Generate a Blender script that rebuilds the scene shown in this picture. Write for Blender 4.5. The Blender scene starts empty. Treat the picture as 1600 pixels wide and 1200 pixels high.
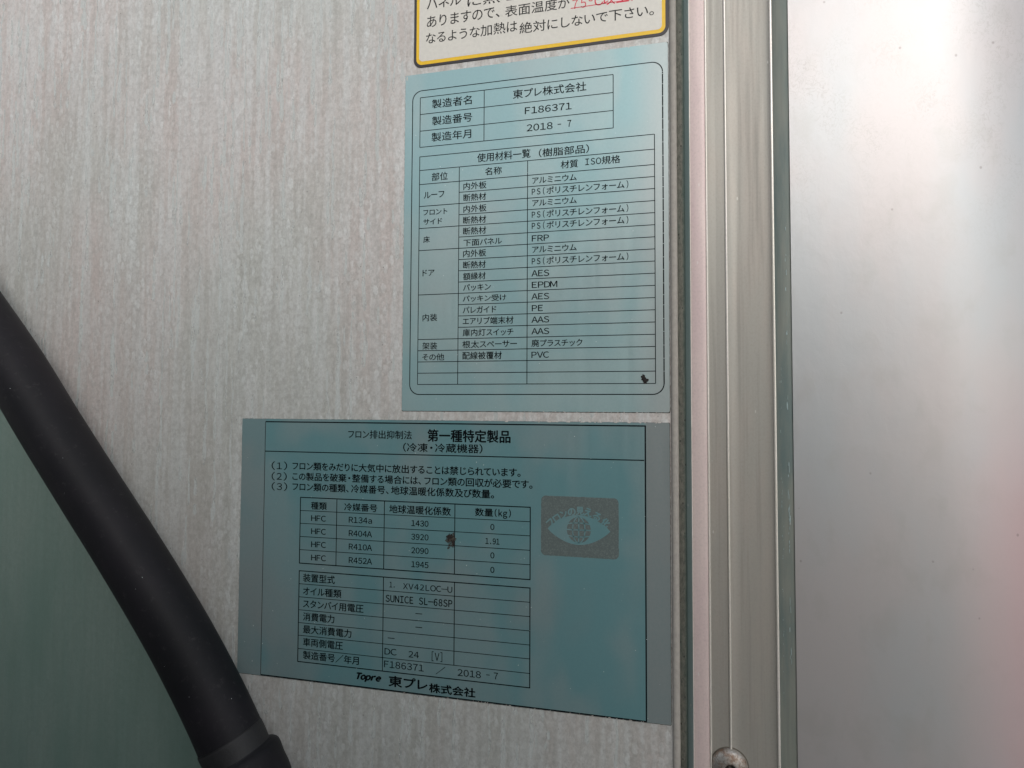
import bpy, bmesh, math, random
from mathutils import Vector, Matrix, noise
random.seed(11)
scene = bpy.context.scene
C = scene.collection
MM = 0.001
D = 280.0            # distance of the sheet metal wall from the lens, mm

# ------------------------------------------------------------------ camera
cam = bpy.data.cameras.new('camera')
cam.sensor_width = 36.0
cam.lens = 930.0 / 1600.0 * 36.0
cam.clip_start = 0.005
cam.clip_end = 200.0
co = bpy.data.objects.new('camera', cam)
C.objects.link(co)
right = Vector((0.973741, 0.227616, 0.004379))
up = Vector((0.004339, -0.037785, 0.999276))
fwd = Vector((-0.227621, 0.973017, 0.037780))
co.matrix_world = Matrix(((right.x, up.x, -fwd.x, 0), (right.y, up.y, -fwd.y, 0), (right.z, up.z, -fwd.z, 0), (0, 0, 0, 1)))
scene.camera = co

# ------------------------------------------------------------------ sky, sun, exposure
SUN_EL, SUN_AZ = 28.0, 157.0      # azimuth clockwise from +Y: behind the camera, to its right
world = bpy.data.worlds.new('World')
scene.world = world
world.use_nodes = True
wn, wl = world.node_tree.nodes, world.node_tree.links
wn.clear()
sky = wn.new('ShaderNodeTexSky')
sky.sky_type = 'NISHITA'
sky.sun_disc = False
sky.sun_elevation = math.radians(SUN_EL)
sky.sun_rotation = math.radians(SUN_AZ)
sky.air_density = 1.0
sky.dust_density = 0.8
hs = wn.new('ShaderNodeHueSaturation')
hs.inputs['Saturation'].default_value = 0.25
bg = wn.new('ShaderNodeBackground')
bg.inputs['Strength'].default_value = 0.15
wo = wn.new('ShaderNodeOutputWorld')
wl.new(sky.outputs[0], hs.inputs['Color'])
wl.new(hs.outputs[0], bg.inputs['Color'])
wl.new(bg.outputs[0], wo.inputs[0])
sd = bpy.data.lights.new('sun', 'SUN')
sd.energy = 0.9
sd.angle = math.radians(25)
sd.color = (1.0, 0.95, 0.9)
so = bpy.data.objects.new('sun', sd)
C.objects.link(so)
e, a = math.radians(SUN_EL), math.radians(SUN_AZ)
sdir = Vector((math.sin(a) * math.cos(e), math.cos(a) * math.cos(e), math.sin(e)))
so.rotation_euler = (-sdir).to_track_quat('-Z', 'Y').to_euler()
scene.view_settings.view_transform = 'Standard'
scene.view_settings.look = 'None'
scene.view_settings.gamma = 1.0
scene.view_settings.exposure = 0.47

# ------------------------------------------------------------------ helpers
def srgb(r, g, b):
    f = lambda c: (c / 255 / 12.92) if c <= 10 else ((c / 255 + 0.055) / 1.055) ** 2.4
    return (f(r), f(g), f(b), 1.0)

def tag(o, label=None, cat=None, group=None, kind=None):
    if label: o['label'] = label
    if cat: o['category'] = cat
    if group: o['group'] = group
    if kind: o['kind'] = kind
    return o

def link(name, me, mat=None, parent=None, smooth=False):
    o = bpy.data.objects.new(name, me)
    C.objects.link(o)
    if mat: me.materials.append(mat)
    if smooth:
        for p in me.polygons: p.use_smooth = True
    if parent:
        o.parent = parent
        if parent.type == 'EMPTY': o.matrix_parent_inverse = Matrix.Translation(-parent.location)
    return o

def empty(name, parent=None):
    o = bpy.data.objects.new(name, None)
    o.empty_display_size = 0.02
    C.objects.link(o)
    if parent: o.parent = parent
    return o

def pyd(name, verts, faces, mat, parent=None, smooth=False):
    """verts in mm: x right, y away from the camera, z up"""
    me = bpy.data.meshes.new(name)
    me.from_pydata([(x * MM, y * MM, z * MM) for x, y, z in verts], [], faces)
    me.validate(); me.update()
    return link(name, me, mat, parent, smooth)

class NT:
    """small helper to write node materials"""
    def __init__(s, name):
        s.m = bpy.data.materials.new(name); s.m.use_nodes = True
        s.t = s.m.node_tree; s.n = s.t.nodes; s.l = s.t.links
        s.b = s.n['Principled BSDF']; s.tc = s.n.new('ShaderNodeTexCoord')
        s.out = s.n['Material Output']
    def put(s, inp, v):
        if isinstance(v, (int, float)): inp.default_value = v
        elif isinstance(v, tuple): inp.default_value = v
        else: s.l.new(v, inp)
    def warp(s, amp, scale):
        """object coordinates pushed about by a small-scale noise (amp in metres)"""
        n = s.n.new('ShaderNodeTexNoise'); s.l.new(s.tc.outputs['Object'], n.inputs['Vector']); n.inputs['Scale'].default_value = scale; n.inputs['Detail'].default_value = 3
        a = s.n.new('ShaderNodeVectorMath'); a.operation = 'SUBTRACT'; s.l.new(n.outputs['Color'], a.inputs[0]); a.inputs[1].default_value = (.5, .5, .5)
        b = s.n.new('ShaderNodeVectorMath'); b.operation = 'SCALE'; s.l.new(a.outputs[0], b.inputs[0]); b.inputs['Scale'].default_value = amp
        c = s.n.new('ShaderNodeVectorMath'); c.operation = 'ADD'; s.l.new(b.outputs[0], c.inputs[0]); s.l.new(s.tc.outputs['Object'], c.inputs[1])
        return c.outputs[0]
    def map(s, sx, sy, sz, off=(0, 0, 0), vec=None):
        m = s.n.new('ShaderNodeMapping'); m.inputs['Scale'].default_value = (sx, sy, sz)
        m.inputs['Location'].default_value = off
        s.l.new(vec or s.tc.outputs['Object'], m.inputs['Vector']); return m.outputs[0]
    def noise(s, vec, scale=1.0, detail=3.0, rough=0.55, dist=0.0):
        x = s.n.new('ShaderNodeTexNoise'); s.l.new(vec, x.inputs['Vector'])
        x.inputs['Scale'].default_value = scale; x.inputs['Detail'].default_value = detail
        x.inputs['Roughness'].default_value = rough; x.inputs['Distortion'].default_value = dist
        return x.outputs['Fac']
    def voro(s, vec, scale=1.0, rnd=1.0, feature='F1'):
        x = s.n.new('ShaderNodeTexVoronoi'); x.feature = feature; s.l.new(vec, x.inputs['Vector'])
        x.inputs['Scale'].default_value = scale; x.inputs['Randomness'].default_value = rnd
        return x.outputs['Distance']
    def ramp(s, v, lo, hi, a=0.0, b=1.0):
        x = s.n.new('ShaderNodeMapRange'); x.interpolation_type = 'SMOOTHSTEP'
        s.put(x.inputs[0], v); x.inputs[1].default_value = lo; x.inputs[2].default_value = hi
        x.inputs[3].default_value = a; x.inputs[4].default_value = b
        return x.outputs[0]
    def math(s, op, a, b=0.0):
        x = s.n.new('ShaderNodeMath'); x.operation = op; s.put(x.inputs[0], a); s.put(x.inputs[1], b); return x.outputs[0]
    def mix(s, f, a, b, mode='MIX'):
        x = s.n.new('ShaderNodeMix'); x.data_type = 'RGBA'; x.blend_type = mode
        s.put(x.inputs[0], f); s.put(x.inputs[6], a); s.put(x.inputs[7], b); return x.outputs[2]
    def bump(s, h, dist, strength=1.0, normal=None):
        x = s.n.new('ShaderNodeBump'); x.inputs['Distance'].default_value = dist; x.inputs['Strength'].default_value = strength
        s.put(x.inputs['Height'], h)
        if normal is not None: s.l.new(normal, x.inputs['Normal'])
        return x.outputs[0]
    def sep(s):
        x = s.n.new('ShaderNodeSeparateXYZ'); s.l.new(s.tc.outputs['Object'], x.inputs[0]); return x.outputs
    def set(s, **k):
        names = {'color': 'Base Color', 'rough': 'Roughness', 'metal': 'Metallic', 'normal': 'Normal', 'alpha': 'Alpha', 'spec': 'Specular IOR Level', 'coat': 'Coat Weight', 'coatr': 'Coat Roughness'}
        for a, v in k.items(): s.put(s.b.inputs[names[a]], v)
        return s.m

# ------------------------------------------------------------------ materials
def mat_steel():
    t = NT('dull_steel')
    n = t.noise(t.map(260, 260, 260), 1, 5, .7); g = t.noise(t.map(1400, 1400, 1400), 1, 3, .7)
    c = t.mix(t.ramp(n, .4, .66), srgb(176, 172, 166), srgb(140, 116, 98))
    c = t.mix(t.ramp(g, .45, .7, 0, .6), c, srgb(92, 84, 76))
    return t.set(color=c, rough=t.ramp(n, .3, .7, .34, .6), metal=.6, normal=t.bump(g, .0004, .4))
def mat_left_wall():
    t = NT('weathered_sheet')
    wv = t.warp(.0024, 420)
    tint = t.noise(t.map(9, 9, 5, (3, 1, 7)), 1, 2)
    col = t.mix(t.ramp(tint, .38, .62), srgb(189, 190, 184), srgb(199, 190, 185))
    big = t.noise(t.map(30, 30, 7), 1, 3)
    # runs left by rain: broad, then narrow, each with a broken outline
    s1 = t.noise(t.map(150, 150, 8, vec=wv), 1, 3, .5)
    s2 = t.noise(t.map(330, 330, 17, (2, 0, 5), vec=wv), 1, 3, .55)
    s3 = t.noise(t.map(560, 560, 60, (7, 0, 3), vec=wv), 1, 3, .6)
    col = t.mix(t.ramp(s1, .47, .58, 0, .3), col, srgb(206, 210, 208))
    col = t.mix(t.ramp(s2, .50, .60, 0, .38), col, srgb(212, 214, 212))
    col = t.mix(t.ramp(s2, .44, .34, 0, .18), col, srgb(146, 144, 138))
    col = t.mix(t.ramp(s3, .52, .66, 0, .34), col, srgb(214, 214, 210))
    # beads where drops dried
    bead = t.voro(t.map(260, 0, 120, vec=wv))
    dm = t.math('MULTIPLY', t.ramp(bead, .26, .38, 1, 0), t.ramp(big, .4, .58, .1, .75))
    col = t.mix(t.math('MULTIPLY', dm, .42), col, srgb(222, 226, 224))
    rim = t.math('MULTIPLY', t.ramp(t.math('ABSOLUTE', t.math('SUBTRACT', bead, .42)), .0, .06, 1, 0), t.ramp(big, .4, .58, .1, .6))
    col = t.mix(t.math('MULTIPLY', rim, .3), col, srgb(140, 138, 132))
    grain = t.noise(t.map(520, 520, 420), 1, 5, .75)
    col = t.mix(t.ramp(grain, .40, .66, .0, .34), col, srgb(138, 134, 128))
    col = t.mix(t.ramp(grain, .42, .30, .0, .3), col, srgb(226, 226, 222))
    speck = t.voro(t.map(160, 0, 130))
    col = t.mix(t.ramp(speck, .03, .06, .6, 0), col, srgb(90, 84, 78))
    film = t.noise(t.map(22, 22, 5, (9, 0, 4)), 1, 4, .6)
    col = t.mix(t.ramp(film, .5, .74, 0, .2), col, srgb(170, 152, 142))
    streak = t.math('ADD', t.math('MULTIPLY', s2, .6), t.math('MULTIPLY', s1, .4))
    # hose's shade and a green reflection, painted into the sheet below it
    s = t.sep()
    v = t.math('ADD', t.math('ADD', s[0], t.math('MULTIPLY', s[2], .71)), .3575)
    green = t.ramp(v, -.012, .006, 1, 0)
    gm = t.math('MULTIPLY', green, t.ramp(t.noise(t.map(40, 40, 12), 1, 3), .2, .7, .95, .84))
    col = t.mix(gm, col, GREEN_SHADE)
    h = t.math('ADD', t.math('MULTIPLY', streak, .5), t.math('ADD', t.math('MULTIPLY', grain, .6), t.math('MULTIPLY', dm, .25)))
    return t.set(color=col, rough=t.ramp(streak, .3, .7, .62, .48), metal=.12, normal=t.bump(h, .0004, .5), spec=.35)
GREEN_SHADE = srgb(110, 136, 126)

def mat_right_panel():
    t = NT('smooth_sheet')
    s = t.sep()
    low = t.noise(t.map(22, 22, 9), 1, 3)
    col = t.mix(t.ramp(low, .35, .65), srgb(170, 172, 173), srgb(176, 171, 170))
    worm = t.noise(t.map(330, 330, 260), 1, 4, .6, 1.2)
    line = t.ramp(t.math('ABSOLUTE', t.math('SUBTRACT', worm, .5)), .0, .035, 1, 0)
    zone = t.math('MULTIPLY', t.ramp(s[2], .03, .15), t.ramp(t.noise(t.map(45, 45, 30), 1, 3), .35, .65))
    col = t.mix(t.math('MULTIPLY', t.math('MULTIPLY', line, zone), .38), col, srgb(140, 136, 130))
    vs = t.noise(t.map(380, 380, 7), 1, 3)
    smudge = t.noise(t.map(70, 70, 40, (6, 0, 2), vec=t.warp(.01, 60)), 1, 4, .6)
    col = t.mix(t.ramp(smudge, .5, .7, 0, .3), col, srgb(160, 158, 154))
    col = t.mix(t.math('MULTIPLY', t.ramp(s[0], .115, .155), t.math('MULTIPLY', t.ramp(s[2], .03, -.06), t.ramp(low, .3, .5, .3, .7))), col, srgb(196, 164, 166))  # pinkish reflection at the lower right, painted into the sheet colour
    col = t.mix(t.ramp(vs, .35, .7, 0, .06), col, srgb(170, 172, 170))
    sp = t.voro(t.map(90, 0, 75, (2, 0, 3)))
    col = t.mix(t.ramp(sp, .03, .06, .5, 0), col, srgb(120, 114, 110))
    return t.set(color=col, rough=.44, metal=.45, normal=t.bump(t.math('ADD', worm, t.math('MULTIPLY', vs, .4)), .0003, .07, normal=t.bump(smudge, .001, .12)), spec=.5)

def mat_alu(name, c1, c2, rough=.42, metal=.5, brushed=.25):
    t = NT(name)
    a = t.noise(t.map(420, 420, 10), 1, 4, .6)
    b = t.noise(t.map(60, 60, 14), 1, 4, .6)
    col = t.mix(t.ramp(b, .35, .68), c1, c2)
    col = t.mix(t.ramp(a, .5, .75, 0, brushed), col, tuple(x * .62 for x in c1[:3]) + (1,))
    g = t.noise(t.map(1100, 1100, 900), 1, 2)
    col = t.mix(t.ramp(g, .4, .8, 0, .15), col, srgb(120, 116, 110))
    scr = t.voro(t.map(140, 0, 55, (4, 0, 1)))
    col = t.mix(t.ramp(scr, .03, .055, .4, 0), col, srgb(225, 222, 216))
    return t.set(color=col, rough=t.ramp(a, .3, .7, rough - .05, rough + .08), metal=metal, normal=t.bump(a, .0002, .18))

def mat_plain(name, col, rough=.6, metal=0.0, nscale=600, var=.25, bumpd=.0002):
    t = NT(name)
    n = t.noise(t.map(nscale, nscale, nscale), 1, 4, .65)
    c = t.mix(t.ramp(n, .3, .75, 0, var), col, tuple(x * .45 for x in col[:3]) + (1,))
    return t.set(color=c, rough=rough, metal=metal, normal=t.bump(n, bumpd, .4))

def mat_groove():
    t = NT('grimy_rubber')
    n = t.noise(t.map(700, 700, 300), 1, 4, .75)
    b = t.noise(t.map(90, 90, 30), 1, 3, .6)
    c = t.mix(t.ramp(n, .35, .7), srgb(118, 116, 106), srgb(82, 84, 76))
    c = t.mix(t.ramp(b, .5, .75, 0, .5), c, srgb(74, 92, 85))
    s = t.sep()
    c = t.mix(t.ramp(s[0], .0138, .0154, 0, .75), c, srgb(58, 84, 78))
    v = t.voro(t.map(420, 0, 240))
    c = t.mix(t.ramp(v, .07, .16, .8, 0), c, srgb(22, 20, 18))
    return t.set(color=c, rough=.85, normal=t.bump(n, .0006, .6))

def mat_foil(name, c1, c2, c3, rough, metal, e0=-.012, e1=.006, margin=.8):  # teal reflected by the silver foil is painted into its base colours
    t = NT(name)
    s = t.sep()
    n1 = t.noise(t.map(34, 34, 20), 1, 2, .5)
    n2 = t.noise(t.map(24, 24, 16, (4, 0, 2)), 1, 2, .5)
    c = t.mix(t.ramp(n1, .40, .60), c1, c2)
    c = t.mix(t.ramp(n2, .5, .75, 0, .4), c, c3)
    edge = t.math('MAXIMUM', t.ramp(s[0], e0, e1, 0, margin), t.ramp(s[0], -.1995, -.2005, 0, .35))   # greyer margins of the foil
    c = t.mix(edge, c, c3)
    g = t.noise(t.map(800, 800, 700), 1, 3, .7)
    c = t.mix(t.ramp(g, .35, .75, 0, .12), c, tuple(x * .7 for x in c1[:3]) + (1,))
    dr = t.noise(t.map(300, 300, 18), 1, 3)
    return t.set(color=c, rough=t.ramp(dr, .3, .7, rough - .05, rough + .07), metal=metal, normal=t.bump(t.noise(t.map(45, 45, 30), 1, 2), .0006, .12))

def mat_ink(name, col, lo=.25, hi=.34, scale=900):
    """print with tiny worn gaps"""
    t = NT(name)
    n = t.noise(t.map(scale, scale, scale), 1, 3, .6)
    return t.set(color=col, rough=.7, spec=.1, alpha=t.ramp(n, lo, hi, .35, 1))

def mat_runs():
    t = NT('dried_rain_film')
    n = t.noise(t.map(300, 300, 90), 1, 4, .6)
    g = t.noise(t.map(900, 900, 800), 1, 3, .7)
    c = t.mix(t.ramp(g, .4, .65, 0, .4), srgb(216, 220, 217), srgb(186, 186, 181))
    return t.set(color=c, rough=.55, spec=.3, alpha=t.ramp(n, .32, .52, .1, .7))

def mat_hose():
    t = NT('black_rubber')
    n = t.noise(t.map(900, 900, 900), 1, 3, .6)
    b = t.noise(t.map(30, 30, 30), 1, 3, .6)
    c = t.mix(t.ramp(b, .3, .7), srgb(24, 24, 27), srgb(31, 29, 33))
    sc = t.noise(t.map(300, 300, 300, vec=t.warp(.004, 80)), 1, 5, .75)
    c = t.mix(t.ramp(sc, .56, .74, 0, .35), c, srgb(72, 70, 70))
    return t.set(color=c, rough=.55, normal=t.bump(n, .0002, .12), spec=.2)

M = dict(
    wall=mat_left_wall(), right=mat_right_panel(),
    alu=mat_alu('anodised_aluminium', srgb(160, 157, 149), srgb(166, 159, 150), .54, .35, .4),
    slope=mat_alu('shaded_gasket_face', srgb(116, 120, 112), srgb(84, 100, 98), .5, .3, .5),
    pink=mat_alu('pinkish_sheen', srgb(216, 198, 192), srgb(208, 186, 184), .5, .1, .1),
    teal=mat_alu('teal_shaded_side', srgb(156, 172, 168), srgb(142, 162, 158), .5, .3, .2),  # teal cast of the side in shade, put into the aluminium's colour
    rim=mat_alu('bright_edge_glint', srgb(235, 228, 220), srgb(225, 220, 205), .35, .3, .1),  # edge highlights painted as a near-white colour
    bead=mat_plain('sealant', srgb(172, 166, 158), .7, 0, 500, .3),
    groove=mat_groove(),
    foil_a=mat_foil('silver_foil_teal_sheen', srgb(148, 180, 182), srgb(160, 184, 184), srgb(172, 178, 176), .34, .25),
    foil_b=mat_foil('grey_foil_teal_sheen', srgb(106, 146, 150), srgb(124, 150, 152), srgb(142, 143, 141), .36, .15, -.0035, -.0015, .75),
    vinyl=mat_plain('cream_vinyl', srgb(214, 210, 200), .45, 0, 500, .12, .0001),
    yellow=mat_plain('yellow_print', srgb(236, 190, 28), .45, 0, 500, .12, .0001),
    black=mat_plain('black_print', srgb(48, 44, 46), .5, 0, 500, .2, .0001),
    ink=mat_ink('black_ink', srgb(8, 14, 17), .2, .3),
    ink_faint=mat_ink('worn_black_ink', srgb(20, 32, 36), .33, .52, 1500),
    ink_soft=mat_ink('grey_black_ink', srgb(48, 48, 48), .2, .3),
    ink_red=mat_ink('red_ink', srgb(214, 66, 84), .2, .3),
    hose=mat_hose(),
    tape=mat_plain('black_tape', srgb(33, 32, 34), .6, 0, 900, .4, .0003),
    steel=mat_steel(),
    dark=mat_plain('dark_recess', srgb(30, 27, 24), .8),  # near-black colour for the screw's cross recess
    soot=mat_plain('soot', srgb(38, 33, 30), .9, 0, 900, .6),
    brown=mat_ink('brown_scorch', srgb(74, 70, 64), .4, .6, 1400),
    runs=mat_runs(),
    dark_line=mat_plain('rim_grime', srgb(84, 74, 66), .9, 0, 900, .5),
    flake=mat_plain('adhesive', srgb(206, 200, 192), .7, 0, 900, .3),
    dust=mat_plain('pale_dust', srgb(225, 232, 232), .6),
    cab=mat_plain('unseen_cab_teal_grey', srgb(104, 114, 112), .35, 0, 40, .2, .0),
    asphalt=mat_plain('asphalt', (.05, .05, .05, 1), .9, 0, 300, .5, .002),
)
def mat_logo():
    t = NT('speckled_grey_print')
    n = t.noise(t.map(1500, 1500, 1500), 1, 3, .8)
    c = t.mix(t.ramp(n, .44, .72), srgb(94, 104, 102), srgb(116, 127, 125))
    return t.set(color=c, rough=.7, spec=.15)
M['logo'] = mat_logo()

# ------------------------------------------------------------------ setting outside the frame
pyd('ground', [(-30000, -30000, -1500), (30000, -30000, -1500), (30000, 30000, -1500), (-30000, 30000, -1500)], [(0, 1, 2, 3)], M['asphalt'])['kind'] = 'structure'

def extrude_profile(name, pts, z0, z1, mat, parent, smooth=False, closed=False, nz=1):
    """pts = (x, depth toward camera) in mm, run vertically from z0 to z1"""
    v, f = [], []
    n = len(pts)
    for k in range(nz + 1):
        z = z0 + (z1 - z0) * k / nz
        v += [(x, D - d, z) for x, d in pts]
    for k in range(nz):
        for i in range(n if closed else n - 1):
            j = (i + 1) % n
            f.append((k * n + i, k * n + j, (k + 1) * n + j, (k + 1) * n + i))
    if closed:
        f += [tuple(range(n)), tuple(range(nz * n, nz * n + n))[::-1]]
    return pyd(name, v, f, mat, parent, smooth)

ZB, ZT = -900, 900
truck = tag(empty('truck_body'), 'weathered silver sheet metal body of a refrigerated truck with vertical corner moulding', 'truck body')
truck.location = (0, D * MM, ZB * MM)
truck_inv = Matrix.Translation((0, -D * MM, -ZB * MM))
def on_truck(o, p=None):
    o.parent = p or truck
    if p is None: o.matrix_parent_inverse = truck_inv
    return o

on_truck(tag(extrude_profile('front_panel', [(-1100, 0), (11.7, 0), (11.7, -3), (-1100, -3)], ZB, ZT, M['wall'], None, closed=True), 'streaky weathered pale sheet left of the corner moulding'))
# dried rain runs standing just proud of the sheet
rd = random.Random(77)
v, f = [], []
def run(x, zt, L, w, y):
    n = max(6, int(L / 1.3)); b = len(v); sd_ = rd.uniform(0, 99)
    for i in range(n + 1):
        t_ = i / n; z = zt - L * t_
        cx_ = x + 1.1 * noise.noise(Vector((sd_, z * .07, 0))) + .25 * noise.noise(Vector((sd_, z * .5, 4)))
        hw = w * (.55 + .5 * t_ + .55 * noise.noise(Vector((sd_ + 5, z * .42, 2))))
        if t_ > .93: hw *= .75
        if i == 0 or i == n: hw = .08
        v.append((cx_ - hw, y, z)); v.append((cx_, y, z)); v.append((cx_ + hw, y, z))
    for i in range(n):
        a_ = b + 3 * i
        f.append((a_, a_ + 1, a_ + 4, a_ + 3)); f.append((a_ + 1, a_ + 2, a_ + 5, a_ + 4))
for k in range(620):
    x = rd.uniform(-430, 7); z = rd.uniform(-230, 330); L = rd.choice([6, 9, 14, 22, 34, 55]) * rd.uniform(.7, 1.3)
    for _ in range(rd.choice([1, 1, 2])):
        if x + .71 * (z - L) + 357.5 < 8: break
        run(x + rd.uniform(-.8, .8), z, L, rd.uniform(.6, 1.35), D - .012 - .00004 * k)
        z -= L * rd.uniform(.9, 1.5); L *= rd.uniform(.5, 1.1)
on_truck(pyd('dried_rain_runs', v, f, M['runs'], None))['kind'] = 'stuff'
# rounded sealant lip and grimy gasket groove
def arc(cx, cy, rx, ry, a0, a1, n):
    return [(cx + rx * math.cos(math.radians(a0 + (a1 - a0) * i / n)), cy + ry * math.sin(math.radians(a0 + (a1 - a0) * i / n))) for i in range(n + 1)]
on_truck(extrude_profile('sealant_bead', [(8.75, -.5)] + arc(10.4, .05, 1.62, 1.3, 180, 0, 10) + [(12.02, -.5)], ZB, ZT, M['bead'], None, True, True))
v, f = [], []
nz = 700
for k in range(nz + 1):
    z = -260 + 520 * k / nz
    for i in range(7):
        x = 12.0 + i * .62
        d = -.35 + .5 * math.sin(i / 6 * math.pi * .9) + noise.noise(Vector((x * .8, 3.1, z * .35))) * .14 + noise.noise(Vector((x * 2.5, 1.1, z * 1.9))) * .08
        v.append((x, D - d, z))
for k in range(nz):
    for i in range(6):
        a_ = k * 7 + i
        f.append((a_, a_ + 1, a_ + 8, a_ + 7))
gasket = pyd('gasket', v, f, M['groove'], None, True)
on_truck(gasket)
# corner moulding, one aluminium extrusion, a pink reflection painted on one rib
rows = [(15.3, .0), (15.5, .5), (17.0, 3.0), (17.3, 3.25)]
on_truck(extrude_profile('moulding_side', rows, ZB, ZT, M['teal'], None))
on_truck(extrude_profile('edge_bead', [(17.3, 3.1)] + arc(17.45, 3.3, .16, .22, 170, 10, 6) + [(17.6, 3.1)], ZB, ZT, M['rim'], None, True))
on_truck(extrude_profile('pink_sheen_rib', [(17.6, 3.3), (18.6, 3.5), (20.5, 3.75), (22.5, 3.75), (23.7, 3.6), (24.15, 3.4)], ZB, ZT, M['pink'], None, True))
on_truck(extrude_profile('edge_bead', [(24.15, 3.2)] + arc(24.55, 3.55, .38, .42, 175, 5, 8) + [(24.95, 3.0)], ZB, ZT, M['rim'], None, True))
on_truck(extrude_profile('moulding_face', [(24.95, 3.3), (25.05, 2.75), (25.4, 2.65), (28.5, 2.55), (32.1, 2.65), (32.4, 2.8)], ZB, ZT, M['alu'], None))
on_truck(extrude_profile('raised_line', [(32.4, 2.7)] + arc(32.85, 2.95, .4, .4, 180, 0, 8) + [(33.25, 2.7)], ZB, ZT, M['rim'], None, True))
on_truck(extrude_profile('moulding_face', [(33.25, 2.8), (33.45, 2.62), (38, 2.6), (44, 2.6), (48.5, 2.62), (50.2, 2.7), (51.1, 2.9), (51.6, 3.2)], ZB, ZT, M['alu'], None, True))
on_truck(extrude_profile('edge_bead', [(51.6, 3.2)] + arc(52.15, 3.35, .5, .35, 175, 5, 8) + [(52.7, 3.0)], ZB, ZT, M['rim'], None, True))
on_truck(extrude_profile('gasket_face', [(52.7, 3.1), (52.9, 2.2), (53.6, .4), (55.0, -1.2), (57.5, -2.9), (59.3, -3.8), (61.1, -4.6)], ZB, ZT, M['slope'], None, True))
# right panel rolls away past the right edge of the frame
pts = [(60.9, -4.0), (100, -4.0), (118, -4.0)]
for i in range(1, 25):
    t_ = math.radians(80) * i / 24
    pts.append((118 + 120 * math.sin(t_), -4.0 - 120 * (1 - math.cos(t_))))
on_truck(tag(extrude_profile('side_panel', pts, ZB, ZT, M['right'], None, True), 'smooth pale sheet right of the corner moulding'))

# caulk smears on the gasket face
rnd = random.Random(4)
v, f = [], []
def smear(x, d, z, w, h):
    n = 9; b = len(v)
    v.append((x, D - d - .12, z))
    for i in range(n):
        a_ = 2 * math.pi * i / n; q = rnd.uniform(.55, 1.15)
        v.append((x + w * q * math.cos(a_), D - d - .05 + .7 * w * q * math.cos(a_), z + h * q * math.sin(a_)))
    for i in range(n): f.append((b, b + 1 + i, b + 1 + (i + 1) % n))
for _ in range(46):
    z = rnd.choice([rnd.gauss(-45, 14), rnd.gauss(-45, 14), rnd.uniform(-110, -85), rnd.uniform(-20, 100)])
    smear(58.6 + rnd.gauss(0, .22), -3.35, z, rnd.uniform(.07, .22), rnd.uniform(.4, 2.6))
for _ in range(60):
    smear(55.2 + rnd.gauss(0, .35), -1.35, rnd.uniform(-130, 20), rnd.uniform(.05, .12), rnd.uniform(.2, .9))
on_truck(tag(pyd('caulk_smear', v, f, mat_plain('pale_caulk', srgb(150, 168, 168), .6), None), kind='stuff'))

# screw at the foot of the raised line
def lathe(name, prof, cx, cz, base, mat, parent, seg=48):
    v, f = [], []
    for r, d in prof:
        for k in range(seg):
            t_ = 2 * math.pi * k / seg
            v.append((cx + r * math.cos(t_), D - base - d, cz + r * math.sin(t_)))
    for i in range(len(prof) - 1):
        for k in range(seg):
            f.append((i * seg + k, i * seg + (k + 1) % seg, (i + 1) * seg + (k + 1) % seg, (i + 1) * seg + k))
    f.append(tuple((len(prof) - 1) * seg + k for k in range(seg)))
    return pyd(name, v, f, mat, parent, True)
SX, SZ = 32.2, -154.4
prof = [(7.5, 0), (7.5, .5)] + [(7.4 * math.cos(math.radians(t_)) + .0, .5 + 3.6 * math.sin(math.radians(t_))) for t_ in range(6, 66, 6)]
prof += [(2.75, 4.02), (2.45, 3.9), (2.3, 3.2), (2.2, 1.9)]
screw = on_truck(lathe('screw', prof, SX, SZ, 2.65, M['steel'], None))
# cross recess: four wedges leave a dark cross
bm = bmesh.new()
for k in range(4):
    a0 = math.radians(45 + 90 * k)
    for r0, r1, h0, h1 in ((1.3, 2.3, 2.0, 3.7),):
        p = [(math.cos(a0 - .45) * r1, math.sin(a0 - .45) * r1), (math.cos(a0 + .45) * r1, math.sin(a0 + .45) * r1), (math.cos(a0) * .9, math.sin(a0) * .9)]
        vs = [bm.verts.new(((SX + x) * MM, (D - 2.65 - h) * MM, (SZ + z) * MM)) for h in (1.8, 3.5) for x, z in p]
        bm.faces.new(vs[:3]); bm.faces.new(vs[3:][::-1])
        for i in range(3): bm.faces.new((vs[i], vs[(i + 1) % 3], vs[3 + (i + 1) % 3], vs[3 + i]))
me = bpy.data.meshes.new('cross_recess'); bm.to_mesh(me); bm.free()
link('cross_recess', me, M['dark'], screw)
lathe('grime_ring', [(8.0, .0), (7.9, .1), (7.4, .14), (7.4, .0)], SX, SZ, 2.62, mat_plain('thin_grime', srgb(104, 98, 88), .8), screw)

# ------------------------------------------------------------------ print helpers
def flat(name, polys, y, mat, parent):
    """polys: lists of (x, z) outlines"""
    v, f = [], []
    for p in polys:
        b = len(v); v += [(x, y, z) for x, z in p]; f.append(tuple(range(b, b + len(p))))
    return pyd(name, v, f, mat, parent)

def bar(x0, z0, x1, z1, w):
    dx, dz = x1 - x0, z1 - z0; L = math.hypot(dx, dz); nx, nz_ = -dz / L * w / 2, dx / L * w / 2
    return [(x0 + nx, z0 + nz_), (x1 + nx, z1 + nz_), (x1 - nx, z1 - nz_), (x0 - nx, z0 - nz_)]

def rrect(x0, z0, x1, z1, r, n=8):
    p = []
    for cx, cz, a0 in ((x1 - r, z1 - r, 0), (x0 + r, z1 - r, 90), (x0 + r, z0 + r, 180), (x1 - r, z0 + r, 270)):
        for i in range(n + 1):
            t_ = math.radians(a0 + 90 * i / n); p.append((cx + r * math.cos(t_), cz + r * math.sin(t_)))
    return p

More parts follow.
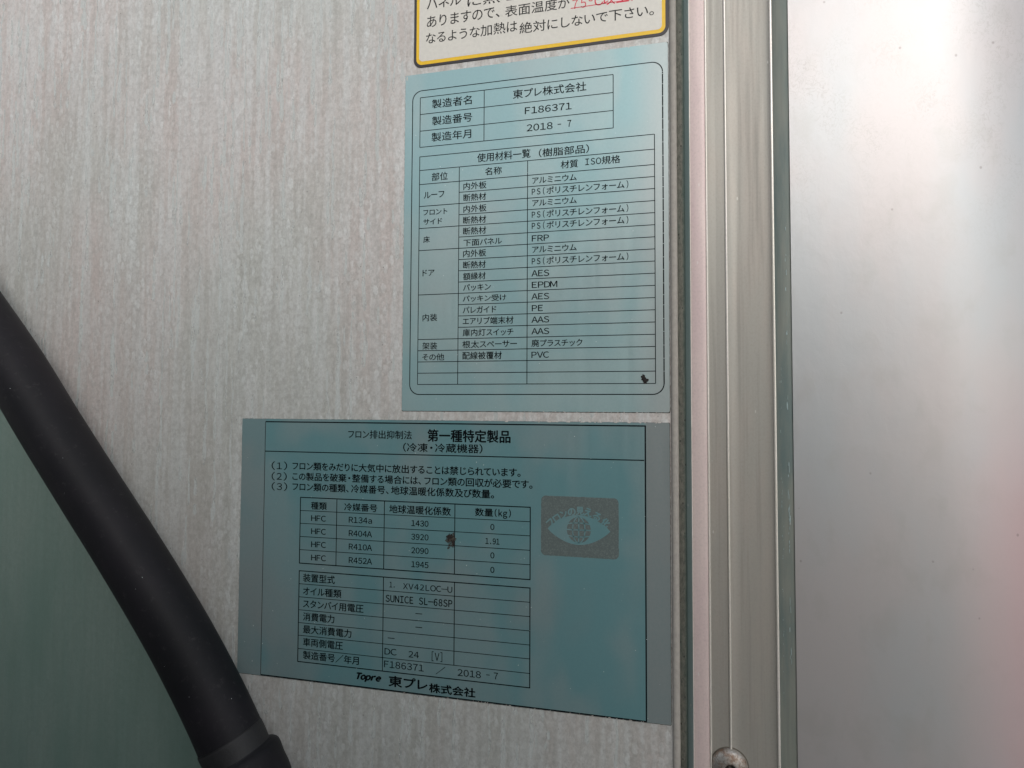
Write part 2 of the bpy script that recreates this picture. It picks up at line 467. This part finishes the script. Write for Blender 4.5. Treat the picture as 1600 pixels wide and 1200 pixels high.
def ring(name, outer, inner, y, mat, parent):
    n = len(outer)
    v = [(x, y, z) for x, z in outer] + [(x, y, z) for x, z in inner]
    f = [(i, (i + 1) % n, n + (i + 1) % n, n + i) for i in range(n)]
    return pyd(name, v, f, mat, parent)

def slab(name, outline, y_front, thick, mat, parent, lift=0.0):
    """thin film with a lifted rim; outline of (x, z)"""
    n = len(outline)
    v = [(x, y_front, z) for x, z in outline] + [(x, y_front + thick, z) for x, z in outline]
    f = [tuple(range(n)), tuple(range(n, 2 * n))[::-1]] + [(i, (i + 1) % n, n + (i + 1) % n, n + i) for i in range(n)]
    return pyd(name, v, f, mat, parent)

def wobble(pts, amp, seed, step=1.2):
    out = []
    n = len(pts)
    for i in range(n):
        (x0, z0), (x1, z1) = pts[i], pts[(i + 1) % n]
        L = math.hypot(x1 - x0, z1 - z0); m = max(1, int(L / step))
        for k in range(m):
            x, z = x0 + (x1 - x0) * k / m, z0 + (z1 - z0) * k / m
            out.append((x + noise.noise(Vector((x * .7, z * .7, seed))) * amp, z + noise.noise(Vector((x * .7, z * .7, seed + 9))) * amp))
    return out

def is_cjk(s): return any(ord(c) > 0x2E7F for c in s)

GLYPHS = {}
def glyph(ch):
    """outline mesh of one character in em units, from Blender's own font"""
    if ch not in GLYPHS:
        cu = bpy.data.curves.new('glyph', 'FONT')
        cu.body = ch; cu.size = 1.0; cu.resolution_u = 3
        ob = bpy.data.objects.new('glyph', cu); C.objects.link(ob)
        bpy.context.view_layer.update()
        me = bpy.data.meshes.new_from_object(ob.evaluated_get(bpy.context.evaluated_depsgraph_get()))
        GLYPHS[ch] = ([(v_.co.x, v_.co.y) for v_ in me.vertices], [tuple(q.vertices) for q in me.polygons])
        bpy.data.meshes.remove(me); C.objects.unlink(ob); bpy.data.objects.remove(ob); bpy.data.curves.remove(cu)
    return GLYPHS[ch]

def lettering(s, x0, x1, zc, h, y, mat, parent, bold=0.0, shear=0.0, name='lettering', rot=0.0):
    """one run of print between x0 and x1 with glyph height h (mm), set character by character"""
    items, pen = [], 0.0
    for ch in s:
        o_ = ord(ch)
        if 0x21 <= o_ <= 0x7E: adv, g_, half = (.6 if any(ord(c) > 0x2E7F for c in s) and s[0] != '数' else .5), chr(o_ + 0xFEE0), True
        elif ch == ' ': adv, g_, half = .5, None, True
        elif ch in '、。・': adv, g_, half = .62, ch, False
        elif 0x3040 <= o_ <= 0x30FF: adv, g_, half = .88, ch, False
        else: adv, g_, half = 1.0, ch, False
        items.append((pen, adv, g_, half)); pen += adv
    V, Fc = [], []
    for px_, adv, g_, half in items:
        if g_ is None: continue
        vs, fs = glyph(g_)
        if not vs: print('EMPTY GLYPH', g_); continue
        lo, hi = min(q[0] for q in vs), max(q[0] for q in vs)
        k = (.7 if len(s) > 8 else .78 if all(ord(c) < 128 for c in s) else .76) if half else (.94 if adv < 1 and adv > .7 else 1.0)
        if half: ox = px_ + adv / 2 - (lo + hi) / 2 * k
        elif adv > .7: ox = px_ + adv / 2 - .5 * k
        else: ox = px_ - (.0 if g_ != '・' else .19)
        b_ = len(V); V += [(ox + q[0] * k, q[1]) for q in vs]; Fc += [tuple(i + b_ for i in q) for q in fs]
    a_, e_ = min(q[0] for q in V), max(q[0] for q in V)
    sx = (x1 - x0) / (e_ - a_)
    kanji = any(ord(c) > 0x3400 and ord(c) < 0xFF00 for c in s); cjk = any(ord(c) > 0x2E7F for c in s)
    if kanji: sz, mid = h / .9, .38
    elif cjk: sz, mid = h / .82, .38
    else: sz, mid = h / .735, .367
    cr, sr = math.cos(rot), math.sin(rot); cx = (x0 + x1) / 2
    out, faces = [], []
    if bold:
        w_ = .055 * bold
        offs = [(-w_, 0), (w_, 0), (0, -w_ * .8), (0, w_ * .8)]
    else: offs = [(0, 0)]
    for k_, (dx, dz) in enumerate(offs):
        b_ = len(out)
        for qx, qy in V:
            Z = (qy - mid) * sz + dz; X = x0 + (qx - a_) * sx - cx + dx + shear * Z
            out.append((cx + X * cr - Z * sr, y - .0015 * k_, zc + X * sr + Z * cr))
        faces += [tuple(i + b_ for i in q) for q in Fc]
    return pyd(name, out, faces, mat, parent)

def specks(parent, x0, x1, z0, z1, n, y, seed):
    r = random.Random(seed); v, f = [], []
    for _ in range(n):
        x, z = r.uniform(x0, x1), r.uniform(z0, z1); s = r.choice([.07, .09, .12, .16]); b = len(v)
        k = 5; v.append((x, y - .12 * s * 5, z))
        for i in range(k):
            a_ = 2 * math.pi * i / k + r.random(); q = s * r.uniform(.6, 1.5)
            v.append((x + q * math.cos(a_), y, z + 1.5 * q * math.sin(a_)))
        for i in range(k): f.append((b, b + 1 + i, b + 1 + (i + 1) % k))
    o = pyd('dust_specks', v, f, M['dust'], parent); o['kind'] = 'stuff'

def soot(parent, blobs, y, seed):
    r = random.Random(seed)
    for cx, cz, w, h, mat, name in blobs:
        v = [(cx, y - .12, cz)]; n = 22
        for i in range(n):
            t_ = 2 * math.pi * i / n; q = 1 + .75 * noise.noise(Vector((math.cos(t_) * 2.3, math.sin(t_) * 2.3, seed + cx))) + r.uniform(-.12, .12)
            v.append((cx + w * q * math.cos(t_), y, cz + h * q * math.sin(t_)))
        pyd(name, v, [(0, 1 + i, 1 + (i + 1) % n) for i in range(n)], mat, parent)

def edge_grime(x0, z0, x1, z1, parent, seed, amp=.13):
    """dirt caught along the rim of a sticker"""
    slab('edge_grime', wobble(rrect(x0 - .12, z0 - .3, x1 + .25, z1 + .08, .6, 2), amp, seed, .6), D - .05, .04, M['dark_line'], parent)
def chips(parent, spots, seed):
    """flakes of old adhesive on the rim"""
    r = random.Random(seed); v, f = [], []
    for x, z, w, h in spots:
        b = len(v); n = 9; v.append((x, F_Y - .1, z))
        for i in range(n):
            t_ = 2 * math.pi * i / n; q = r.uniform(.5, 1.2); v.append((x + w * q * math.cos(t_), F_Y - .03, z + h * q * math.sin(t_)))
        for i in range(n): f.append((b, b + 1 + i, b + 1 + (i + 1) % n))
    o = pyd('adhesive_flakes', v, f, M['flake'], parent); o['kind'] = 'stuff'
F_Y = D - .22       # front of a sticker film
I_Y = D - .25       # print on it

TEXTS = [
    ('w', 'パネル', -111.1, -92.79, 205.99, 5.78, 0),
    ('w', 'に熱を加えると変形', -89.37, -8.69, 203.91, 5.54, 0),
    ('w', 'ありますので、', -111.0, -72.55, 196.57, 5.72, 0),
    ('w', '表面温度が', -69.72, -37.59, 195.73, 5.56, 0),
    ('r', '75℃以上に', -36.25, -3.62, 194.39, 5.59, 0),
    ('w', 'なるような加熱は', -111.41, -63.6, 187.85, 5.69, 0),
    ('w', '絶対にしないで下さい。', -62.38, 2.0, 186.17, 5.44, 0),
    ('a', '製造者名', -107.77, -86.77, 153.36, 4.45, 0),
    ('a', '製造番号', -107.68, -86.52, 144.55, 4.44, 0),
    ('a', '製造年月', -107.9, -86.94, 136.19, 4.43, 0),
    ('a', '東プレ株式会社', -65.59, -29.6, 153.4, 4.37, 0),
    ('a', 'F186371', -59.54, -36.67, 144.56, 3.27, 0),
    ('a', '2018', -58.59, -45.86, 135.91, 3.28, 0),
    ('a', '-', -43.35, -41.74, 136.08, 3.25, 0),
    ('a', '7', -38.62, -36.84, 136.02, 3.24, 0),
    ('a', '使用材料一覧', -83.68, -56.72, 123.35, 4.23, 0),
    ('a', '（樹脂部品）', -52.54, -28.34, 122.9, 3.96, 0),
    ('a', '部位', -107.56, -99.12, 115.8, 3.97, 0),
    ('a', '名称', -79.55, -71.1, 116.16, 3.71, 0),
    ('a', '材質', -41.85, -33.54, 116.22, 3.77, 0),
    ('a', 'ISO規格', -30.01, -13.65, 116.57, 3.72, 0),
    ('a', 'ルーフ', -111.73, -100.9, 106.77, 3.42, 0),
    ('a', 'フロント', -111.92, -99.14, 97.9, 2.88, 0),
    ('a', 'サイド', -111.87, -101.89, 93.05, 2.88, 0),
    ('a', '床', -111.77, -108.37, 84.01, 3.23, 0),
    ('a', 'ドア', -111.97, -105.67, 67.1, 3.22, 0),
    ('a', '内外板', -90.73, -78.87, 109.61, 3.55, 0),
    ('a', '断熱材', -90.68, -79.02, 103.86, 3.54, 0),
    ('a', '内外板', -90.64, -78.8, 98.1, 3.54, 0),
    ('a', '断熱材', -90.78, -78.95, 92.45, 3.53, 0),
    ('a', '断熱材', -90.73, -78.91, 86.98, 3.53, 0),
    ('a', '下面パネル', -90.5, -70.91, 81.18, 3.34, 0),
    ('a', '内外板', -90.65, -78.84, 75.71, 3.52, 0),
    ('a', '断熱材', -90.6, -78.99, 70.0, 3.51, 0),
    ('a', '額縁材', -90.56, -79.04, 64.3, 3.51, 0),
    ('a', 'アルミニウム', -55.8, -34.21, 109.64, 3.1, 0),
    ('a', 'アルミニウム', -55.77, -34.21, 98.56, 3.09, 0),
    ('a', 'アルミニウム', -55.7, -34.2, 75.82, 3.07, 0),
    ('a', 'PS(ポリスチレンフォーム)', -55.96, -10.03, 104.18, 3.23, 0),
    ('a', 'PS(ポリスチレンフォーム)', -55.92, -10.06, 92.89, 3.22, 0),
    ('a', 'PS(ポリスチレンフォーム)', -55.91, -10.08, 87.38, 3.22, 0),
    ('a', 'PS(ポリスチレンフォーム)', -55.85, -10.13, 70.15, 3.2, 0),
    ('a', 'FRP', -55.89, -47.52, 81.27, 2.92, 0),
    ('a', 'AES', -56.01, -47.4, 64.23, 2.9, 0),
    ('a', 'パッキン', -90.51, -76.32, 58.76, 3.15, 0),
    ('a', 'EPDM', -55.82, -43.47, 58.63, 2.9, 0),
    ('a', 'パッキン受け', -90.65, -68.56, 53.19, 3.13, 0),
    ('a', 'AES', -55.97, -47.38, 53.0, 2.9, 0),
    ('a', 'パレガイド', -90.61, -73.49, 47.54, 3.14, 0),
    ('a', 'PE', -55.78, -50.44, 47.35, 2.89, 0),
    ('a', 'エアリブ端末材', -90.56, -64.9, 42.01, 3.47, 0),
    ('a', 'AAS', -55.93, -47.35, 41.78, 2.89, 0),
    ('a', '庫内灯スイッチ', -90.52, -64.87, 36.3, 3.46, 0),
    ('a', 'AAS', -55.92, -47.34, 36.18, 2.88, 0),
    ('a', '根太スペーサー', -90.66, -63.1, 30.49, 3.45, 0),
    ('a', '廃プラスチック', -55.9, -31.45, 30.42, 3.36, 0),
    ('a', '配線被覆材', -90.61, -70.62, 24.94, 3.63, 0),
    ('a', 'PVC', -55.88, -47.4, 24.83, 2.87, 0),
    ('a', '内装', -111.73, -104.05, 44.39, 3.55, 0),
    ('a', '架装', -111.67, -103.91, 30.13, 3.54, 0),
    ('a', 'その他', -111.71, -100.15, 24.53, 3.35, 0),
    ('b', 'フロン排出抑制法', -151.82, -116.94, -14.54, 4.09, 0),
    ('b', '第一種特定製品', -108.45, -66.18, -14.58, 5.82, 2),
    ('b', '（冷凍・冷蔵機器）', -121.41, -80.08, -20.67, 4.17, 0.4),
    ('f', '（1）', -196.16, -186.86, -31.81, 3.84, 0),
    ('f', '（2）', -196.03, -186.97, -37.37, 3.83, 0),
    ('f', '（3）', -195.91, -186.63, -42.71, 3.83, 0),
    ('b', 'フロン類をみだりに大気中に放出することは禁じられています。', -183.68, -61.09, -31.61, 4.02, 0.5),
    ('b', 'この製品を破棄・整備する場合には、フロン類の回収が必要です。', -183.57, -55.26, -37.06, 4.01, 0.5),
    ('b', 'フロン類の種類、冷媒番号、地球温暖化係数及び数量。', -183.46, -74.16, -42.39, 4.03, 0.5),
    ('b', '種類', -172.46, -163.46, -51.87, 3.8, 0.4),
    ('b', '冷媒番号', -153.43, -135.21, -51.73, 3.74, 0.4),
    ('b', '地球温暖化係数', -128.51, -96.02, -51.68, 3.98, 0.4),
    ('b', '数量(kg)', -83.55, -65.75, -51.26, 3.7, 0.4),
    ('b', 'HFC', -172.24, -163.82, -58.36, 2.85, 0),
    ('b', 'HFC', -172.11, -163.7, -65.08, 2.84, 0),
    ('b', 'HFC', -171.98, -163.58, -71.8, 2.84, 0),
    ('b', 'HFC', -171.85, -163.46, -78.59, 2.83, 0),
    ('b', 'R134a', -150.78, -137.98, -58.19, 2.88, 0),
    ('b', 'R404A', -150.67, -137.88, -64.97, 2.88, 0),
    ('b', 'R410A', -150.56, -137.78, -71.73, 2.87, 0),
    ('b', 'R452A', -150.45, -137.68, -78.57, 2.87, 0),
    ('b', '1430', -116.59, -107.6, -58.23, 2.81, 0),
    ('b', '3920', -116.51, -107.53, -64.93, 2.81, 0),
    ('b', '2090', -116.43, -107.47, -71.62, 2.8, 0),
    ('b', '1945', -116.35, -107.4, -78.45, 2.8, 0),
    ('b', '0', -75.81, -73.88, -58.11, 2.73, 0),
    ('b', '0', -75.73, -73.8, -71.67, 2.72, 0),
    ('b', '0', -75.69, -73.76, -78.56, 2.72, 0),
    ('b', '1.91', -78.21, -71.34, -64.94, 2.73, 0),
    ('b', '装置型式', -176.34, -158.23, -89.18, 4.08, 0.2),
    ('b', 'オイル種類', -176.21, -154.39, -95.96, 4.06, 0.2),
    ('b', 'スタンバイ用電圧', -176.08, -142.04, -102.46, 4.04, 0.2),
    ('b', '消費電力', -175.95, -158.11, -109.0, 4.05, 0.2),
    ('b', '最大消費電力', -175.83, -148.48, -115.46, 4.03, 0.2),
    ('b', '車両側電圧', -175.7, -153.17, -121.93, 4.03, 0.2),
    ('b', '製造番号／年月', -175.57, -144.18, -128.53, 4.01, 0.2),
    ('f', '1.', -127.92, -125.23, -89.33, 2.67, 0),
    ('f', 'XV42LOC-U', -120.61, -94.94, -89.54, 2.82, 0),
    ('b', 'SUNICE SL-68SP', -129.89, -94.88, -96.21, 3.32, 0.3),
    ('b', '－', -113.98, -110.4, -102.46, 2.92, 0),
    ('b', '－', -113.9, -110.33, -109.08, 2.92, 0),
    ('b', '－', -128.55, -124.89, -115.66, 2.94, 0),
    ('f', 'DC', -130.19, -123.73, -122.36, 3.04, 0),
    ('f', '24', -117.35, -111.97, -122.54, 3.01, 0),
    ('f', '[V]', -105.17, -99.79, -122.41, 3.65, 0),
    ('f', 'F186371', -130.32, -109.38, -128.59, 3.21, 0),
    ('f', '／', -103.04, -98.19, -128.85, 3.45, 0),
    ('f', '2018', -91.85, -80.16, -128.76, 3.13, 0),
    ('f', '-', -77.47, -75.79, -128.44, 3.1, 0),
    ('f', '7', -73.71, -71.73, -128.5, 3.09, 0),
    ('i', 'Topre', -145.5, -132.05, -135.95, 3.07, 2.5),
    ('b', '東プレ', -127.73, -107.42, -136.62, 5.04, 2.5),
    ('b', '株式会社', -106.37, -82.9, -137.66, 4.19, 2),
]


# ------------------------------------------------------------------ upper warning sticker
warn = tag(empty('warning_sticker'), 'cream warning sticker with yellow and black rounded border, cut off by the top edge', 'warning sticker')
warn.location = (-54 * MM, D * MM, 173 * MM); wi = Matrix.Translation((54 * MM, -D * MM, -173 * MM))
slab('black_backing', rrect(-118, 173.1, 8.7, 262, 4.2), F_Y, .2, M['black'], warn)
slab('yellow_frame', rrect(-116.6, 174.5, 7.2, 260.5, 3.2), F_Y - .03, .03, M['yellow'], warn)
slab('cream_field', rrect(-115.1, 176.3, 5.6, 258.8, 2.0), F_Y - .06, .03, M['vinyl'], warn)
flat('red_underline', [bar(-37.1, 192.5, 3.0, 192.5, .35)], F_Y - .09, M['ink_red'], warn)
for sty, s, x0, x1, zc, h, b in TEXTS:
    if sty in 'wr': lettering(s, x0, x1, zc, h, F_Y - .09, M['ink_soft' if sty == 'w' else 'ink_red'], warn, b + (.6 if sty == 'w' else 0))

# ------------------------------------------------------------------ parts list sticker
plist = tag(empty('parts_list_sticker'), 'tall silver foil sticker, teal reflection in its colour, with rounded border and long parts material table', 'label sticker')
plist.location = (-57 * MM, D * MM, -2.3 * MM)
slab('foil', wobble(rrect(-122.4, -2.4, 8.25, 169.8, .8, 3), .12, 3), F_Y, .2, M['foil_a'], plist)
edge_grime(-122.4, -2.4, 8.25, 169.8, plist, 13)
rc = random.Random(3)
chips(plist, [(rc.uniform(-60, 7), -2.45 + rc.uniform(-.1, .15), rc.uniform(.15, .5), .14) for _ in range(26)] + [(-121.6, 168.4, .35, 1.5), (-9.5, 169.6, .3, .5)], 3)
# rounded border, its right side with small wear breaks
outer = rrect(-118.55, 5.6, 6.0, 161.2, 5.2, 10); inner = rrect(-118.1, 6.05, 5.52, 160.8, 4.85, 10)
n_ = len(outer)
v = [(x, I_Y, z) for x, z in outer] + [(x, I_Y, z) for x, z in inner]
f = [(i, (i + 1) % n_, n_ + (i + 1) % n_, n_ + i) for i in range(n_) if i != n_ - 1]
zz = 10.8; rr = random.Random(5)
while zz < 155.8:
    z2 = min(zz + rr.uniform(4.6, 6.4), 156); b_ = len(v)
    v += [(5.5, I_Y, zz), (6.05, I_Y, zz), (6.05, I_Y, z2 - .22), (5.5, I_Y, z2 - .22)]; f.append((b_, b_ + 1, b_ + 2, b_ + 3)); zz = z2
pyd('rounded_border', v, f, M['ink'], plist)
W1 = .36
g = [bar(-114.2, z, -16.85, z, W1) for z in (157.4, 148.7, 140.05, 131.65)]
g += [bar(x, 131.65, x, 157.4, W1) for x in (-114.2, -80.3, -16.9)]
flat('maker_grid', g, I_Y, M['ink'], plist)
rows_z = [112.45 - 5.645 * i for i in range(19)]
zb = rows_z[-1]
g = [bar(-114.15, z, 2.0, z, W1) for z in (126.75, 119.7, rows_z[0], zb)]
full = {2, 4, 6, 10, 14, 15, 16, 17}
for i in range(1, 18): g.append(bar(-114.15 if i in full else -93, rows_z[i], 2.0, rows_z[i], W1))
for x, zt in ((-114.15, 126.75), (-93.0, 119.7), (-58.1, 119.7), (2.0, 126.75)):
    n = 9; g += [bar(x, zb + (zt - zb) * k / n, x, zb + (zt - zb) * (k + 1) / n, W1) for k in range(n)]
flat('materials_grid', g, I_Y, M['ink'], plist)
for sty, s, x0, x1, zc, h, b in TEXTS:
    if sty == 'a': lettering(s, x0, x1, zc, h, I_Y - .01, M['ink'], plist, b + 1.0)
soot(plist, [(-3.3, 13.2, 1.0, 1.6, M['soot'], 'scorch_mark'), (-2.6, 12.0, 1.1, 1.3, M['soot'], 'scorch_mark')], F_Y - .07, 3)
specks(plist, -121, 7, -1, 168, 80, F_Y - .01, 21)

# ------------------------------------------------------------------ refrigerant sticker
refr = tag(empty('refrigerant_sticker'), 'wide darker silver foil sticker, teal reflection in its colour, with refrigerant tables and grey eye emblem, below the tall one', 'label sticker')
refr.location = (-103 * MM, D * MM, -141.5 * MM)
slab('foil', wobble(rrect(-214.5, -141.6, 8.1, -7.1, .5, 2), .1, 7), F_Y, .2, M['foil_b'], refr)
edge_grime(-214.5, -141.6, 8.1, -7.1, refr, 17)
chips(refr, [(rc.uniform(-70, 5), -7.2 + rc.uniform(-.15, .2), rc.uniform(.2, .8), .22) for _ in range(22)] + [(-45, -7.0, 1.8, .45), (-38, -7.1, 1.2, .35), (-10, -7.2, 1.1, .3)] + [(rc.uniform(-120, 5), -141.5, rc.uniform(.15, .6), .16) for _ in range(30)], 5)
g = [bar(-200.2, -8.66, -2.7, -8.66, .62), bar(-200.2, -24.3, -3.2, -24.35, .5), bar(-2.7, -8.4, -2.7, -141.2, .62), bar(-200.3, -8.5, -200.3, -141.0, .3), bar(-200.4, -141.2, -2.5, -141.25, .6)]
flat('frame_line', g, I_Y, M['ink'], refr)
g = [bar(-178.85, z, -56.0, z, .5) for z in (-47.9, -81.9)] + [bar(-178.65, -47.9, -178.65, -81.9, .5), bar(-56.25, -47.9, -56.25, -81.9, .5)]
g += [bar(-178.65, z, -56.25, z, .33) for z in (-54.7, -61.35, -68.15, -74.95)]
g += [bar(-157.7, -47.9, -157.7, -81.9, .42), bar(-131.25, -47.9, -131.25, -81.9, .42), bar(-93.9, -47.9, -93.9, -81.9, .42)]
flat('refrigerant_grid', g, I_Y, M['ink'], refr)
g = [bar(-178.85, z, -56.0, z, .5) for z in (-85.83, -132.23)] + [bar(-178.65, -85.8, -178.65, -132.2, .5), bar(-56.25, -85.8, -56.25, -132.2, .5)]
g += [bar(-178.65, z, -56.25, z, .33) for z in (-92.5, -99.2, -105.85, -112.4, -118.85, -125.6)]
g += [bar(-131.25, -85.8, -131.25, -132.2, .42), bar(-93.8, -85.8, -93.8, -125.6, .42)]
flat('unit_grid', g, I_Y, M['ink'], refr)
for sty, s, x0, x1, zc, h, b in TEXTS:
    if s == '－': flat('dash', [bar(x0, zc, x1, zc, .38)], I_Y - .01, M['ink'], refr)
    elif sty in 'bf': lettering(s, x0, x1, zc, h, I_Y - .01, M['ink' if sty == 'b' else 'ink_faint'], refr, b + (1.3 if sty == 'b' else .9))
    elif sty == 'i': lettering(s, x0, x1, zc, h, I_Y - .01, M['ink'], refr, 6.0, .35)
# eye emblem
em = flat('eye_emblem', [wobble(rrect(-51.0, -70.0, -14.8, -42.1, 2.2, 5), .18, 2, .6)], I_Y + .005, M['logo'], refr)
def eye(y):
    pts = []
    L_, R_ = (-47.9, -57.3), (-18.6, -57.7)
    n = 24
    for i in range(n + 1):
        t_ = i / n; x = L_[0] + (R_[0] - L_[0]) * t_; pts.append((x, -57.4 + 6.9 * math.sin(math.pi * t_) ** .82))
    for i in range(1, n):
        t_ = 1 - i / n; x = L_[0] + (R_[0] - L_[0]) * t_; pts.append((x, -57.4 - 6.9 * math.sin(math.pi * t_) ** .82))
    return pts
flat('eye_shape', [eye(0)], I_Y - .01, M['foil_b'], em)
gx, gz, gr = -33.15, -57.4, 5.6
flat('globe', [[(gx + gr * math.cos(2 * math.pi * i / 40), gz + 5.95 * math.sin(2 * math.pi * i / 40)) for i in range(40)]], I_Y - .025, M['logo'], em)
g = [bar(gx - 5.9, gz, gx + 5.9, gz, .55), bar(gx, gz - 6.1, gx, gz + 6.1, .55)]
for dz in (-2.9, 2.9):
    hw = 5.7 * math.sqrt(1 - (dz / 6.1) ** 2); pr = None
    for i in range(9):
        t_ = -1 + 2 * i / 8; p = (gx + hw * t_, gz + dz * (1.12 - .3 * t_ * t_ * .6))
        if pr: g.append(bar(*pr, *p, .5))
        pr = p
for kx in (-2.9, 2.9):
    pr = None
    for i in range(13):
        t_ = math.pi * i / 12; p = (gx + kx * math.sin(t_), gz + 6.0 * math.cos(t_))
        if pr: g.append(bar(*pr, *p, .5))
        pr = p
flat('globe_lines', g, I_Y - .035, M['foil_b'], em)
arcp = [(-46.6, -54.6, .75), (-43.6, -52.3, .62), (-40.2, -50.3, .42), (-36.5, -49.0, .2), (-32.6, -48.5, .0), (-28.8, -49.0, -.2), (-24.8, -50.7, -.45), (-20.8, -53.4, -.65)]
for ch, (x, z, ro) in zip('フロンの見える化', arcp):
    w = 1.55 if ch in 'フロン' else 1.75
    lettering(ch, x - w, x + w, z, 3.7, I_Y - .03, M['foil_b'], em, 3.0, rot=ro)
soot(refr, [(-95.6, -66.0, 2.2, 3.6, M['brown'], 'scorch_mark'), (-96.0, -64.2, 1.9, 1.7, M['soot'], 'scorch_mark'), (-94.7, -66.2, .9, 2.4, M['soot'], 'scorch_mark')], F_Y - .08, 5)
specks(refr, -213, 7, -140, -8, 110, F_Y - .01, 31)

# ------------------------------------------------------------------ black hose
hose_pts = [(-600, 150, 330), (-480, 225, 195), (-403, 250, 97), (-367.8, 252, 56), (-338.5, 252, 23.5), (-310.2, 252, -11.5), (-283.4, 252, -43.5), (-261, 252, -69.8), (-242.2, 252, -92.7), (-226.2, 252, -113.2), (-212.6, 252, -132.4), (-201.1, 252, -150), (-191.2, 252, -167.5), (-179, 252, -192), (-165, 252, -226), (-150, 255, -280), (-140, 260, -360), (-135, 265, -480)]
def catmull(P, m=14):
    out = []
    P = [Vector(p) for p in P]
    for i in range(1, len(P) - 2):
        p0, p1, p2, p3 = P[i - 1:i + 3]
        for k in range(m):
            t_ = k / m
            out.append(.5 * ((2 * p1) + (-p0 + p2) * t_ + (2 * p0 - 5 * p1 + 4 * p2 - p3) * t_ ** 2 + (-p0 + 3 * p1 - 3 * p2 + p3) * t_ ** 3))
    out.append(P[-2]); return out
path = catmull(hose_pts)
def tube(name, path, radf, mat, parent, seg=40):
    v, f = [], []
    n = len(path); nrm = Vector((0, 1, 0))
    for i, p in enumerate(path):
        t_ = (path[min(i + 1, n - 1)] - path[max(i - 1, 0)]).normalized()
        b = t_.cross(nrm).normalized(); u = b.cross(t_).normalized()
        for k in range(seg):
            a_ = 2 * math.pi * k / seg; r = radf(i, a_)
            q = p + (b * math.cos(a_) + u * math.sin(a_)) * r
            v.append(tuple(q))
    for i in range(n - 1):
        for k in range(seg):
            f.append((i * seg + k, i * seg + (k + 1) % seg, (i + 1) * seg + (k + 1) % seg, (i + 1) * seg + k))
    f.append(tuple(range(seg))); f.append(tuple(range((n - 1) * seg, n * seg))[::-1])
    return pyd(name, v, f, mat, parent, True)
hose = tag(empty('hose'), 'thick black rubber hose running diagonally in front of the wall, left of the wide sticker', 'hose')
hose.location = (-226 * MM, 252 * MM, -113 * MM)
HR = 14.5
tube('hose_tube', path, lambda i, a_: HR, M['hose'], hose)
lo = [p for p in path if p.z < -150]
# dense resample of the lower end for the tape and the cuff
def resample(P, step):
    out = [P[0]]; acc = 0
    for a_, b_ in zip(P, P[1:]):
        L = (b_ - a_).length; t_ = step - acc
        while t_ < L: out.append(a_.lerp(b_, t_ / L)); t_ += step
        acc = (acc + L) % step
    return out
dense = resample(path, 1.0)
tp = [p for p in dense if -190 < p.z < -157.5]
tube('tape_wrap', tp, lambda i, a_: HR + (.35 if i else .0) + .3 * noise.noise(Vector((i * .2, math.cos(a_) * 2, math.sin(a_) * 2))), M['tape'], hose)
cp = [p for p in dense if -330 < p.z < -165.5]
tube('cuff', cp, lambda i, a_: HR + 4.2 * (1 - math.exp(-i / 1.4)) + .15 * math.sin(i * .5), M['hose'], hose)
r = random.Random(8); v, f = [], []
dn = [i for i, p in enumerate(dense) if -160 < p.z < 60]
for _ in range(16):
    i = r.choice(dn); p = dense[i]; t_ = (dense[i + 1] - dense[i - 1]).normalized()
    b_ = t_.cross(Vector((0, 1, 0))).normalized(); u = b_.cross(t_).normalized()
    a_ = r.uniform(math.pi, 2 * math.pi); nrm = b_ * math.cos(a_) + u * math.sin(a_)
    if nrm.y > 0: nrm = -nrm
    c_ = p + nrm * (HR + .02); e1 = nrm.cross(t_); s = r.choice([.07, .09, .13]); k0 = len(v)
    v.append(tuple(c_ + nrm * s * .4))
    for k in range(5): v.append(tuple(c_ + e1 * s * math.cos(k * 1.257) + t_ * s * 1.3 * math.sin(k * 1.257) + nrm * .01))
    for k in range(5): f.append((k0, k0 + 1 + k, k0 + 1 + (k + 1) % 5))
pyd('dust_specks', v, f, M['dust'], hose)['kind'] = 'stuff'

# ------------------------------------------------------------------ rear wall of the driver's cab, unseen behind the camera, added for its shade
cabz = 330
cab = pyd('unseen_driver_cab', [], [], M['cab'])
bm = bmesh.new()
for x0, x1, y0, y1, z0, z1 in ((-1500, 380, -1600, -350, -900, cabz),):
    r_ = bmesh.ops.create_cube(bm, size=1)
    for v_ in r_['verts']:
        v_.co = (((x0 + x1) / 2 + v_.co.x * (x1 - x0)) * MM, ((y0 + y1) / 2 + v_.co.y * (y1 - y0)) * MM, ((z0 + z1) / 2 + v_.co.z * (z1 - z0)) * MM)
bmesh.ops.bevel(bm, geom=bm.edges[:], offset=.03, segments=5, affect='EDGES')
bm.to_mesh(cab.data); bm.free()
tag(cab, 'unseen grey rear wall of the driver cab, added to shade the truck body', 'driver cab')
